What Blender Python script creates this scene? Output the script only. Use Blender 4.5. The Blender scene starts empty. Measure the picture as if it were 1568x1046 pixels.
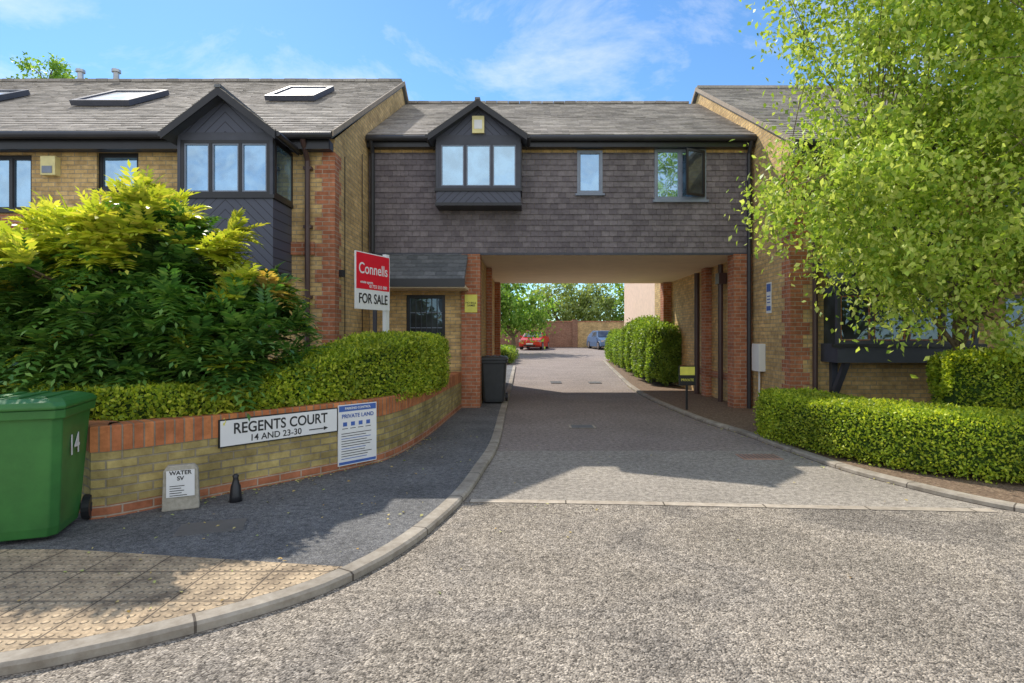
import bpy, math, random
import numpy as np
from mathutils import Vector, Matrix
random.seed(7); rng=np.random.default_rng(7)
SC=bpy.context.scene
COL=SC.collection
# ---------------------------------------------------------------- materials
def newmat(name):
    m=bpy.data.materials.new(name); m.use_nodes=True
    nt=m.node_tree; b=nt.nodes['Principled BSDF']; return m,nt,b
def c4(c): return (c[0],c[1],c[2],1)
def ramp(nt,stops):
    r=nt.nodes.new('ShaderNodeValToRGB'); e=r.color_ramp.elements
    while len(e)<len(stops): e.new(0.5)
    for k,(p,c) in enumerate(stops): e[k].position=p; e[k].color=c4(c)
    return r
def noise(nt,vec,scale,detail=5,rough=.55):
    n=nt.nodes.new('ShaderNodeTexNoise'); n.inputs['Scale'].default_value=scale
    n.inputs['Detail'].default_value=detail; n.inputs['Roughness'].default_value=rough
    if vec is not None: nt.links.new(vec,n.inputs['Vector'])
    return n
def mixc(nt,mode,fac,a,b):
    m=nt.nodes.new('ShaderNodeMix'); m.data_type='RGBA'; m.blend_type=mode
    if isinstance(fac,(int,float)): m.inputs[0].default_value=fac
    else: nt.links.new(fac,m.inputs[0])
    for i,x in ((6,a),(7,b)):
        if isinstance(x,tuple): m.inputs[i].default_value=c4(x)
        else: nt.links.new(x,m.inputs[i])
    return m.outputs[2]
def bump(nt,b,h,strength,dist=.01):
    n=nt.nodes.new('ShaderNodeBump'); n.inputs['Strength'].default_value=strength; n.inputs['Distance'].default_value=dist
    nt.links.new(h,n.inputs['Height']); nt.links.new(n.outputs[0],b.inputs['Normal'])
def coord(nt,k='Object'):
    t=nt.nodes.new('ShaderNodeTexCoord'); return t.outputs[k]
def plain(name,c,rough=.5,metal=0,var=.12,scale=6,spec=.5):
    m,nt,b=newmat(name); o=coord(nt)
    n=noise(nt,o,scale); r=ramp(nt,[(.3,tuple(x*(1-var) for x in c)),(.7,tuple(min(1,x*(1+var)) for x in c))])
    nt.links.new(n.outputs[0],r.inputs[0]); nt.links.new(r.outputs[0],b.inputs['Base Color'])
    b.inputs['Roughness'].default_value=rough; b.inputs['Metallic'].default_value=metal
    b.inputs['Specular IOR Level'].default_value=spec
    return m
def noisy(name,stops,scale,rough=.9,bs=.3,bd=.01,big=None,spec=.3):
    m,nt,b=newmat(name); o=coord(nt)
    n=noise(nt,o,scale,8,.65); r=ramp(nt,stops); nt.links.new(n.outputs[0],r.inputs[0]); c=r.outputs[0]
    if big:
        n2=noise(nt,o,big[0],5); r2=ramp(nt,[(.3,(big[1],)*3),(.7,(big[2],)*3)]); nt.links.new(n2.outputs[0],r2.inputs[0])
        c=mixc(nt,'MULTIPLY',1.0,c,r2.outputs[0])
    nt.links.new(c,b.inputs['Base Color']); b.inputs['Roughness'].default_value=rough
    b.inputs['Specular IOR Level'].default_value=spec
    bump(nt,b,n.outputs[0],bs,bd); return m
def brick(name,c1,c2,mortar,bw=.225,rh=.075,ms=.008,off=.5,stain=.25,rough=.9,bs=.8):
    m,nt,b=newmat(name); uv=coord(nt,'UV'); o=coord(nt)
    t=nt.nodes.new('ShaderNodeTexBrick'); nt.links.new(uv,t.inputs['Vector'])
    t.inputs['Scale'].default_value=1; t.inputs['Brick Width'].default_value=bw; t.inputs['Row Height'].default_value=rh
    t.inputs['Mortar Size'].default_value=ms; t.inputs['Mortar Smooth'].default_value=.3; t.offset=off
    t.inputs['Color1'].default_value=c4(c1); t.inputs['Color2'].default_value=c4(c2); t.inputs['Mortar'].default_value=c4(mortar)
    n=noise(nt,o,1.3,6); r=ramp(nt,[(.3,(1-stain,)*3),(.65,(1.05,)*3)]); nt.links.new(n.outputs[0],r.inputs[0])
    n2=noise(nt,o,9,6,.7); r2=ramp(nt,[(.35,(.74,.71,.68)),(.65,(1.12,)*3)]); nt.links.new(n2.outputs[0],r2.inputs[0])
    c=mixc(nt,'MULTIPLY',1.0,t.outputs[0],r.outputs[0]); c=mixc(nt,'MULTIPLY',1.0,c,r2.outputs[0])
    nt.links.new(c,b.inputs['Base Color']); b.inputs['Roughness'].default_value=rough; b.inputs['Specular IOR Level'].default_value=.2
    inv=nt.nodes.new('ShaderNodeMath'); inv.operation='SUBTRACT'; inv.inputs[0].default_value=1; nt.links.new(t.outputs['Fac'],inv.inputs[1])
    bump(nt,b,inv.outputs[0],bs,.01); return m
def island(name,stops,rough=.8,bs=.2,spec=.3,big=None):
    m,nt,b=newmat(name); g=nt.nodes.new('ShaderNodeNewGeometry'); o=coord(nt)
    r=ramp(nt,stops); nt.links.new(g.outputs['Random Per Island'],r.inputs[0])
    n=noise(nt,o,18,5); r2=ramp(nt,[(.3,(.8,)*3),(.7,(1.15,)*3)]); nt.links.new(n.outputs[0],r2.inputs[0])
    c=mixc(nt,'MULTIPLY',1.0,r.outputs[0],r2.outputs[0])
    if big:
        n3=noise(nt,o,big[0],5); r3=ramp(nt,[(.35,(big[1],)*3),(.65,(big[2],)*3)]); nt.links.new(n3.outputs[0],r3.inputs[0])
        c=mixc(nt,'MULTIPLY',1.0,c,r3.outputs[0])
    nt.links.new(c,b.inputs['Base Color']); b.inputs['Roughness'].default_value=rough; b.inputs['Specular IOR Level'].default_value=spec
    bump(nt,b,n.outputs[0],bs,.01); return m
def leafmat(name,stops,transl=.45,tint=(1.25,1.2,.5),rough=.45,bigscale=1.2):
    m=bpy.data.materials.new(name); m.use_nodes=True; nt=m.node_tree; nt.nodes.clear()
    out=nt.nodes.new('ShaderNodeOutputMaterial'); g=nt.nodes.new('ShaderNodeNewGeometry'); o=coord(nt)
    r=ramp(nt,stops); nt.links.new(g.outputs['Random Per Island'],r.inputs[0])
    n=noise(nt,o,bigscale,3); r2=ramp(nt,[(.35,(.7,)*3),(.65,(1.2,)*3)]); nt.links.new(n.outputs[0],r2.inputs[0])
    c=mixc(nt,'MULTIPLY',1.0,r.outputs[0],r2.outputs[0])
    p=nt.nodes.new('ShaderNodeBsdfPrincipled'); p.inputs['Roughness'].default_value=rough; p.inputs['Specular IOR Level'].default_value=.35
    nt.links.new(c,p.inputs['Base Color'])
    t=nt.nodes.new('ShaderNodeBsdfTranslucent'); c2=mixc(nt,'MULTIPLY',1.0,c,tint); nt.links.new(c2,t.inputs['Color'])
    mx=nt.nodes.new('ShaderNodeMixShader'); mx.inputs[0].default_value=transl
    nt.links.new(p.outputs[0],mx.inputs[1]); nt.links.new(t.outputs[0],mx.inputs[2]); nt.links.new(mx.outputs[0],out.inputs['Surface'])
    return m
def asphalt_chip(name,stops,scale,bigs,rough=.9,bs=.8,patch=None):
    m,nt,b=newmat(name); o=coord(nt)
    v=nt.nodes.new('ShaderNodeTexVoronoi'); v.inputs['Scale'].default_value=scale; nt.links.new(o,v.inputs['Vector'])
    sep=nt.nodes.new('ShaderNodeSeparateColor'); nt.links.new(v.outputs['Color'],sep.inputs[0])
    r=ramp(nt,stops); nt.links.new(sep.outputs[0],r.inputs[0])
    n=noise(nt,o,bigs[0],7,.6); r2=ramp(nt,[(.3,(bigs[1],)*3),(.7,(bigs[2],)*3)]); nt.links.new(n.outputs[0],r2.inputs[0])
    c=mixc(nt,'MULTIPLY',1.0,r.outputs[0],r2.outputs[0])
    n4=noise(nt,o,17,8,.75); r4=ramp(nt,[(.38,(.60,)*3),(.6,(1.15,)*3)]); nt.links.new(n4.outputs[0],r4.inputs[0])
    c=mixc(nt,'MULTIPLY',1.0,c,r4.outputs[0])
    if patch:
        n3=noise(nt,o,.75,8,.65); n3.inputs['Distortion'].default_value=.6; r3=ramp(nt,patch); nt.links.new(n3.outputs[0],r3.inputs[0]); c=mixc(nt,'MULTIPLY',1.0,c,r3.outputs[0])
    nt.links.new(c,b.inputs['Base Color']); b.inputs['Roughness'].default_value=rough; b.inputs['Specular IOR Level'].default_value=.25
    mr=nt.nodes.new('ShaderNodeMath'); mr.operation='SUBTRACT'; nt.links.new(n4.outputs[0],mr.inputs[0]); nt.links.new(v.outputs['Distance'],mr.inputs[1])
    bump(nt,b,mr.outputs[0],bs,.012); return m

M_yb=brick('yellow_stock_brick',(.90,.63,.28),(.66,.45,.21),(.54,.43,.29),stain=.28)
M_rb=brick('orange_red_brick',(.62,.25,.13),(.46,.17,.09),(.55,.42,.32))
M_sold=brick('soldier_brick',(.72,.28,.11),(.52,.18,.08),(.34,.26,.19),bw=.078,rh=.5,ms=.007,off=0)
M_wb=brick('garden_wall_brick',(.66,.52,.21),(.42,.33,.14),(.42,.36,.25),stain=.5)
M_bb=brick('boundary_brick',(.42,.23,.15),(.34,.18,.12),(.38,.3,.24),bw=.3,rh=.1)
M_hang=island('hung_tile',[(0,(.165,.142,.155)),(.5,(.205,.178,.19)),(1,(.25,.218,.228))],rough=.75,big=(.8,.88,1.12))
M_roof=island('roof_slate',[(0,(.28,.255,.225)),(.5,(.38,.34,.30)),(1,(.49,.445,.39))],rough=.85,big=(.7,.85,1.15))
M_roofd=island('roof_slate_dark',[(0,(.12,.13,.14)),(1,(.2,.21,.22))],rough=.7)
M_char=plain('charcoal_timber',(.07,.075,.098),.55)
M_black=plain('black_frame',(.022,.022,.026),.35)
M_brown=plain('brown_plastic_pipe',(.09,.05,.045),.4)
M_gutter=plain('gutter_black',(.035,.035,.04),.4)
M_frame=plain('grey_frame',(.24,.28,.36),.4)
M_white=plain('white_paint',(.85,.85,.84),.4,var=.03)
M_cream=plain('cream_render',(.90,.75,.54),.85,var=.05,scale=2)
M_pink=plain('pale_render',(.80,.58,.44),.9,var=.08)
M_yel=plain('yellow_plastic',(.85,.75,.35),.4)
M_yelsign=plain('yellow_sign',(.85,.8,.12),.4)
M_blue=plain('blue_print',(.06,.14,.45),.5)
M_red=plain('red_print',(.8,.014,.035),.35,var=.04)
M_ink=plain('black_ink',(.015,.015,.015),.5)
M_metal=plain('galvanised_metal',(.5,.5,.5),.4,.8)
M_iron=plain('cast_iron',(.16,.15,.14),.6,.2)
def glassmat(name,c,refl,gc=(.55,.79,1)):
    m=bpy.data.materials.new(name); m.use_nodes=True; nt=m.node_tree; nt.nodes.clear()
    out=nt.nodes.new('ShaderNodeOutputMaterial'); d=nt.nodes.new('ShaderNodeBsdfPrincipled')
    o=coord(nt); nz=noise(nt,o,2.3,4); rr=ramp(nt,[(.4,tuple(x*.4 for x in c)),(.62,tuple(min(1,x*2.4) for x in c))]); nt.links.new(nz.outputs[0],rr.inputs[0])
    nt.links.new(rr.outputs[0],d.inputs['Base Color']); d.inputs['Roughness'].default_value=.6
    g=nt.nodes.new('ShaderNodeBsdfGlossy'); g.inputs['Roughness'].default_value=.02; g.inputs['Color'].default_value=c4(gc)
    n=noise(nt,o,1.6,2); b=nt.nodes.new('ShaderNodeBump'); b.inputs['Strength'].default_value=.15; b.inputs['Distance'].default_value=.06
    nt.links.new(n.outputs[0],b.inputs['Height']); nt.links.new(b.outputs[0],g.inputs['Normal'])
    mx=nt.nodes.new('ShaderNodeMixShader'); mx.inputs[0].default_value=refl
    nt.links.new(d.outputs[0],mx.inputs[1]); nt.links.new(g.outputs[0],mx.inputs[2]); nt.links.new(mx.outputs[0],out.inputs['Surface']); return m
M_glass=glassmat('window_glass',(.12,.22,.32),.55)
M_glassd=glassmat('dark_glass',(.02,.025,.03),.12)
M_glassl=glassmat('rooflight_glass',(.55,.6,.62),.5,(.9,.95,1))
def chevron(name,uc,pitch=.11):
    m,nt,b=newmat(name); uv=coord(nt,'Object'); s=nt.nodes.new('ShaderNodeSeparateXYZ'); nt.links.new(uv,s.inputs[0])
    def M(op,a,bb=None):
        n=nt.nodes.new('ShaderNodeMath'); n.operation=op
        for i,x in enumerate((a,bb)):
            if x is None: continue
            if isinstance(x,(int,float)): n.inputs[i].default_value=x
            else: nt.links.new(x,n.inputs[i])
        return n.outputs[0]
    a=M('ABSOLUTE',M('SUBTRACT',s.outputs[0],uc)); t=M('FRACT',M('DIVIDE',M('ADD',a,s.outputs[2]),pitch*1.41))
    g=M('LESS_THAN',t,.1); c=mixc(nt,'MIX',g,(.082,.09,.128),(.025,.025,.035)); nt.links.new(c,b.inputs['Base Color'])
    b.inputs['Roughness'].default_value=.5; bump(nt,b,M('SUBTRACT',1,g),.6,.01); return m
M_road=asphalt_chip('chipping_road',[(0,(.12,.105,.09)),(.3,(.30,.265,.225)),(.75,(.45,.40,.34)),(1,(.68,.61,.52))],100,(1.1,.8,1.12),bs=.8,patch=[(.40,(.78,.77,.76)),(.46,(1,.98,.95)),(.54,(1.02,.99,.94)),(.60,(.88,.86,.82))])
M_roadb=asphalt_chip('smooth_road',[(0,(.26,.23,.195)),(.5,(.38,.34,.29)),(1,(.50,.45,.385))],130,(.9,.82,1.08),bs=.4)
M_roadr=asphalt_chip('courtyard_road',[(0,(.25,.205,.18)),(.5,(.34,.282,.248)),(1,(.43,.365,.325))],120,(.8,.82,1.08),bs=.3)
M_pave=asphalt_chip('pavement_asphalt',[(0,(.11,.11,.115)),(.5,(.17,.17,.175)),(1,(.27,.265,.25))],130,(1.3,.72,1.2),bs=.4)
M_kerb=brick('kerb_concrete',(.46,.41,.34),(.39,.35,.29),(.14,.12,.1),bw=.9,rh=3,ms=.008,off=0,stain=.35,bs=.3)
M_line=brick('kerb_concrete_flush',(.56,.49,.4),(.48,.42,.34),(.15,.13,.1),bw=.9,rh=3,ms=.008,off=0,stain=.3,bs=.3)
M_soil=noisy('soil_bark',[(.3,(.12,.08,.05)),(.55,(.26,.18,.12)),(.75,(.46,.35,.24))],30,bs=1,bd=.03)
M_ground=noisy('ground_earth',[(.3,(.06,.08,.03)),(.7,(.12,.13,.06))],3,big=(.2,.8,1.2))
def tactile():
    m,nt,b=newmat('tactile_paving'); o=coord(nt)
    t=nt.nodes.new('ShaderNodeTexBrick'); nt.links.new(o,t.inputs['Vector']); t.inputs['Scale'].default_value=1
    t.inputs['Brick Width'].default_value=.4; t.inputs['Row Height'].default_value=.4; t.offset=0; t.inputs['Mortar Size'].default_value=.006
    t.inputs['Color1'].default_value=(.64,.48,.30,1); t.inputs['Color2'].default_value=(.52,.40,.26,1); t.inputs['Mortar'].default_value=(.16,.12,.08,1)
    mp=nt.nodes.new('ShaderNodeMapping'); mp.inputs['Scale'].default_value=(15,15,0); nt.links.new(o,mp.inputs['Vector'])
    fr=nt.nodes.new('ShaderNodeVectorMath'); fr.operation='FRACTION'; nt.links.new(mp.outputs[0],fr.inputs[0])
    sb=nt.nodes.new('ShaderNodeVectorMath'); sb.operation='SUBTRACT'; sb.inputs[1].default_value=(.5,.5,0); nt.links.new(fr.outputs[0],sb.inputs[0])
    ln=nt.nodes.new('ShaderNodeVectorMath'); ln.operation='LENGTH'; nt.links.new(sb.outputs[0],ln.inputs[0])
    mr=nt.nodes.new('ShaderNodeMapRange'); mr.inputs[1].default_value=.20; mr.inputs[2].default_value=.34; mr.inputs[3].default_value=1; mr.inputs[4].default_value=0
    nt.links.new(ln.outputs['Value'],mr.inputs[0])
    n=noise(nt,o,5,8,.7); r=ramp(nt,[(.35,(.5,.49,.5)),(.6,(1.1,)*3)]); nt.links.new(n.outputs[0],r.inputs[0])
    n2=noise(nt,o,60,4); r2=ramp(nt,[(.3,(.75,)*3),(.7,(1.15,)*3)]); nt.links.new(n2.outputs[0],r2.inputs[0])
    r3=ramp(nt,[(0,(.86,.85,.84)),(1,(1.08,)*3)]); nt.links.new(mr.outputs[0],r3.inputs[0])
    c=mixc(nt,'MULTIPLY',1.0,t.outputs[0],r.outputs[0]); c=mixc(nt,'MULTIPLY',1.0,c,r2.outputs[0]); c=mixc(nt,'MULTIPLY',1.0,c,r3.outputs[0])
    nt.links.new(c,b.inputs['Base Color']); b.inputs['Roughness'].default_value=.9
    bump(nt,b,mr.outputs[0],1,.014); return m
M_tact=tactile()
# ---------------------------------------------------------------- mesh builder
def autouv(pts):
    n=Vector((0,0,0))
    for i in range(len(pts)):
        a=Vector(pts[i]); b=Vector(pts[(i+1)%len(pts)]); n+=a.cross(b)
    if n.length<1e-12: n=Vector((0,0,1))
    n.normalize(); h=math.hypot(n.x,n.y)
    if h<.25: return [(p[0],p[1]) for p in pts]
    t=(-n.y/h,n.x/h)
    return [(p[0]*t[0]+p[1]*t[1],p[2]/h) for p in pts]
class MB:
    def __init__(s): s.v=[];s.f=[];s.uv=[];s.mi=[];s.mats=[];s.M=None
    def mid(s,mat):
        if mat not in s.mats: s.mats.append(mat)
        return s.mats.index(mat)
    def tr(s,p):
        p=Vector(p); 
        if s.M is not None: p=s.M@p
        return tuple(p)
    def face(s,pts,mat,uv=None):
        q=[s.tr(p) for p in pts]; n=len(s.v); s.v+=q; s.f.append(list(range(n,n+len(q))))
        s.uv.append(uv if uv else autouv(q)); s.mi.append(s.mid(mat))
    def shared(s,pts,faces,mat):
        q=[s.tr(p) for p in pts]; n=len(s.v); s.v+=q
        for f in faces:
            s.f.append([n+i for i in f]); s.uv.append(autouv([q[i] for i in f])); s.mi.append(s.mid(mat))
    def box(s,x0,x1,y0,y1,z0,z1,mat):
        if x0>x1:x0,x1=x1,x0
        if y0>y1:y0,y1=y1,y0
        if z0>z1:z0,z1=z1,z0
        P=[(x0,y0,z0),(x1,y0,z0),(x1,y1,z0),(x0,y1,z0),(x0,y0,z1),(x1,y0,z1),(x1,y1,z1),(x0,y1,z1)]
        for f in ((0,3,2,1),(4,5,6,7),(0,1,5,4),(1,2,6,5),(2,3,7,6),(3,0,4,7)): s.face([P[i] for i in f],mat)
    def loft(s,rings,mat,cap=True,closed=True):
        n=len(rings[0]); pts=[p for r in rings for p in r]; F=[]
        for i in range(len(rings)-1):
            for j in range(n if closed else n-1):
                F.append([i*n+j,i*n+(j+1)%n,(i+1)*n+(j+1)%n,(i+1)*n+j])
        if cap: F.append(list(range(n))[::-1]); F.append([(len(rings)-1)*n+j for j in range(n)])
        s.shared(pts,F,mat)
    def cyl(s,p0,p1,r0,r1,mat,n=10):
        p0=Vector(p0);p1=Vector(p1);d=(p1-p0).normalized(); a=d.orthogonal().normalized(); b=d.cross(a)
        R=[[tuple(p+a*math.cos(t*2*math.pi/n)*r+b*math.sin(t*2*math.pi/n)*r) for t in range(n)] for p,r in ((p0,r0),(p1,r1))]
        s.loft(R,mat)
    def tube(s,pts,rs,mat,n=6):
        R=[]
        for i,p in enumerate(pts):
            p=Vector(p); d=(Vector(pts[min(i+1,len(pts)-1)])-Vector(pts[max(i-1,0)])).normalized()
            a=d.cross(Vector((.3,.9,.1))).normalized(); b=d.cross(a)
            R.append([tuple(p+(a*math.cos(t*2*math.pi/n)+b*math.sin(t*2*math.pi/n))*rs[i]) for t in range(n)])
        s.loft(R,mat,cap=False)
    def build(s,name,parent=None,bevel=0,smooth=False):
        me=bpy.data.meshes.new(name); me.from_pydata(s.v,[],s.f)
        for m in s.mats: me.materials.append(m)
        me.polygons.foreach_set('material_index',s.mi)
        uvl=me.uv_layers.new(name='UVMap'); flat=[c for f in s.uv for u in f for c in u]; uvl.data.foreach_set('uv',flat)
        if smooth: me.polygons.foreach_set('use_smooth',[True]*len(s.f))
        me.update(); ob=bpy.data.objects.new(name,me); COL.objects.link(ob)
        if parent: ob.parent=parent
        if bevel:
            w=ob.modifiers.new('w','WELD'); w.merge_threshold=.0005
            b=ob.modifiers.new('b','BEVEL'); b.width=bevel; b.segments=2; b.limit_method='ANGLE'
        return ob
def empty(name,loc=(0,0,0),rz=0):
    e=bpy.data.objects.new(name,None); COL.objects.link(e); e.location=loc; e.rotation_euler=(0,0,rz); e.empty_display_size=.3; return e
def text(name,body,size,loc,rz,mat,parent,align='CENTER',sx=1):
    cu=bpy.data.curves.new(name,'FONT'); cu.body=body; cu.size=size; cu.align_x=align; cu.align_y='CENTER'; cu.extrude=.001; cu.offset=.002 if size>.1 else .0008
    cu.materials.append(mat); ob=bpy.data.objects.new(name,cu); COL.objects.link(ob)
    ob.location=loc; ob.rotation_euler=(math.pi/2,0,rz); ob.scale=(sx,1,1); ob.parent=parent; return ob
def gz(y): return max(0,(y-18)*.0203)
def resample(pts,step):
    P=[Vector(p) for p in pts]; out=[]
    for i in range(len(P)-1):
        p0=P[max(i-1,0)];p1=P[i];p2=P[i+1];p3=P[min(i+2,len(P)-1)]
        n=max(2,int((p2-p1).length/step))
        for k in range(n):
            t=k/n; out.append(.5*((2*p1)+(p2-p0)*t+(2*p0-5*p1+4*p2-p3)*t*t+(3*p1-p0-3*p2+p3)*t**3))
    out.append(P[-1]); return out
def normals(path):
    N=[]
    for i in range(len(path)):
        t=(path[min(i+1,len(path)-1)]-path[max(i-1,0)]).normalized(); N.append(Vector((-t.y,t.x)))
    return N
def sweep(mb,path,prof,mat,zf=lambda y:0,cap=True):
    N=normals(path); s=0; rings=[]; S=[]
    for i,p in enumerate(path):
        if i: s+=(p-path[i-1]).length
        S.append(s); rings.append([(p.x+N[i].x*o,p.y+N[i].y*o,z+zf(p.y)) for o,z in prof])
    d=[0]
    for k in range(1,len(prof)): d.append(d[-1]+math.hypot(prof[k][0]-prof[k-1][0],prof[k][1]-prof[k-1][1]))
    z0=prof[0][1]
    for i in range(len(path)-1):
        for k in range(len(prof)-1):
            q=[rings[i][k],rings[i+1][k],rings[i+1][k+1],rings[i][k+1]]
            mb.face(q,mat,[(S[i],z0+d[k]),(S[i+1],z0+d[k]),(S[i+1],z0+d[k+1]),(S[i],z0+d[k+1])])
    if cap: mb.face(rings[0],mat); mb.face(rings[-1],mat)
# ---------------------------------------------------------------- leaves
def leaves(name,P,A,N,L,W,mats,midx,parent=None):
    P=np.asarray(P,float);A=np.asarray(A,float);N=np.asarray(N,float)
    A/=np.linalg.norm(A,axis=1,keepdims=True)+1e-9
    S=np.cross(A,N); S/=np.linalg.norm(S,axis=1,keepdims=True)+1e-9; U=np.cross(S,A)
    L=np.broadcast_to(L,(len(P),))[:,None]; W=np.broadcast_to(W,(len(P),))[:,None]
    V=np.stack([P,P+A*L*.45+S*W*.5+U*W*.12,P+A*L-U*L*.08,P+A*L*.45-S*W*.5+U*W*.12],1).reshape(-1,3)
    n=len(P); me=bpy.data.meshes.new(name); me.vertices.add(4*n); me.vertices.foreach_set('co',V.ravel())
    me.loops.add(4*n); me.loops.foreach_set('vertex_index',np.arange(4*n,dtype=np.int32))
    me.polygons.add(n); me.polygons.foreach_set('loop_start',np.arange(0,4*n,4,dtype=np.int32)); 
    me.update(calc_edges=True)
    for m in mats: me.materials.append(m)
    if midx is not None: me.polygons.foreach_set('material_index',np.asarray(midx,dtype=np.int32))
    me.update(); ob=bpy.data.objects.new(name,me); COL.objects.link(ob)
    if parent: ob.parent=parent
    return ob
L_hedgeY=leafmat('box_hedge_leaf',[(0,(.15,.25,.025)),(.5,(.40,.52,.045)),(1,(.70,.74,.08))],.42)
L_hedgeG=leafmat('privet_leaf',[(0,(.12,.22,.04)),(.5,(.26,.40,.06)),(1,(.45,.58,.12))],.4)
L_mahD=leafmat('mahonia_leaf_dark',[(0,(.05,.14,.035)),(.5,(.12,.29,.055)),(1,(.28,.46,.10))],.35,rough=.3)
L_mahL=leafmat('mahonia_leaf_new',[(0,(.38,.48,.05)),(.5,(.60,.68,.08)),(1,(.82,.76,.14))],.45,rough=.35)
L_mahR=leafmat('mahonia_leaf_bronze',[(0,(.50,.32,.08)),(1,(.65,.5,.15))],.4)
L_tree=leafmat('ornamental_tree_leaf',[(0,(.22,.36,.06)),(.4,(.46,.60,.08)),(1,(.80,.84,.24))],.45,tint=(1.05,1.1,.6))
L_bg=leafmat('background_leaf',[(0,(.12,.26,.05)),(.6,(.28,.48,.09)),(1,(.45,.62,.16))],.45,bigscale=.5)
L_bg2=leafmat('background_leaf_pale',[(0,(.22,.3,.1)),(1,(.5,.6,.24))],.4,bigscale=.5)
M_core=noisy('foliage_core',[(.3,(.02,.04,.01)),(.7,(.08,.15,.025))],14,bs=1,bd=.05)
M_bark=noisy('bark',[(.3,(.10,.075,.05)),(.7,(.28,.21,.14))],20,bs=.8)
M_litter=island('litter_leaf',[(0,(.45,.28,.09)),(.5,(.6,.5,.2)),(1,(.4,.5,.12))])

def hedge(name,spine,width,z0,z1,dens,L,W,mat,seed=0,rounded=4.0,bumpy=.06):
    e=empty(name); path=resample(spine,.15); N=normals(path)
    rs=np.random.default_rng(seed); n=len(path)
    seg=np.cumsum([0]+[(path[i+1]-path[i]).length for i in range(n-1)]); tot=seg[-1]
    zf=lambda y:gz(y)
    def z1f(u): 
        return z1 if not callable(z1) else z1(u)
    def surf(u,th,k=1.0):
        i=min(int(np.searchsorted(seg,u*tot))-1,n-2); i=max(i,0); t=(u*tot-seg[i])/(seg[i+1]-seg[i])
        p=path[i].lerp(path[i+1],t); nn=N[i].lerp(N[i+1],t)
        c,s_=math.cos(th),math.sin(th); ex=2/rounded
        cx=math.copysign(abs(c)**ex,c); cz=math.copysign(abs(s_)**ex,s_)
        ub=u*tot; endt=min(1,min(ub,tot-ub)/(width*.35)+.25)**.5
        wob=1+bumpy*(math.sin(ub*3.1+th*2+seed)+.6*math.sin(ub*7.3+th*3.7)+.4*math.sin(ub*13+th*5))
        h=(z1f(u)-z0)/2; zc=z0+h
        return (p.x+nn.x*cx*width/2*k*wob*endt,p.y+nn.y*cx*width/2*k*wob*endt,zf(p.y)+zc+cz*h*k*(1+(wob-1)*.6)*(.85+.15*endt)),(nn.x*cx,nn.y*cx,cz)
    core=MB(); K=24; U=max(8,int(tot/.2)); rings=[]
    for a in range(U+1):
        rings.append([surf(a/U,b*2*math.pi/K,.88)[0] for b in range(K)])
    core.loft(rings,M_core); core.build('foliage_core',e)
    h=z1f(.5)-z0; area=tot*(width+2*h); cnt=int(area*dens)
    P=[];Nn=[]
    while len(P)<cnt:
        u=rs.random(); q=rs.random()*(width+2*h)
        if q<h: xx,zz=-1,(q/h)*2-1
        elif q<h+width: xx,zz=((q-h)/width)*2-1,1
        else: xx,zz=1,((q-h-width)/h)*2-1
        th=math.atan2(math.copysign(abs(zz)**(rounded/2),zz),math.copysign(abs(xx)**(rounded/2),xx))
        k=rs.uniform(.88,1.02) if rs.random()<.93 else rs.uniform(1.0,1.09)
        p,nr=surf(u,th,k)
        P.append(p);Nn.append(nr)
    for uend,sg in ((0,-1),(1,1)):
        for _ in range(int(width*h*dens*1.3)):
            k=math.sqrt(rs.random()); p,nr=surf(uend,rs.uniform(0,2*math.pi),k); i=0 if uend==0 else -1
            t=Vector((N[i].y,-N[i].x))*sg; P.append((p[0]+t.x*rs.uniform(0,.06),p[1]+t.y*rs.uniform(0,.06),p[2])); Nn.append((t.x,t.y,.2))
    P=np.array(P);Nn=np.array(Nn); n_=len(P)
    R=rs.normal(size=(n_,3)); A=R*.8+Nn*.7+np.array([0,0,.3]); Nl=rs.normal(size=(n_,3))*.6+Nn+np.array([0,0,.5])
    leaves('hedge_leaves',P,A,Nl,rs.uniform(.7,1.3,n_)*L,rs.uniform(.7,1.3,n_)*W,[mat],None,e)
    return e
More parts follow.
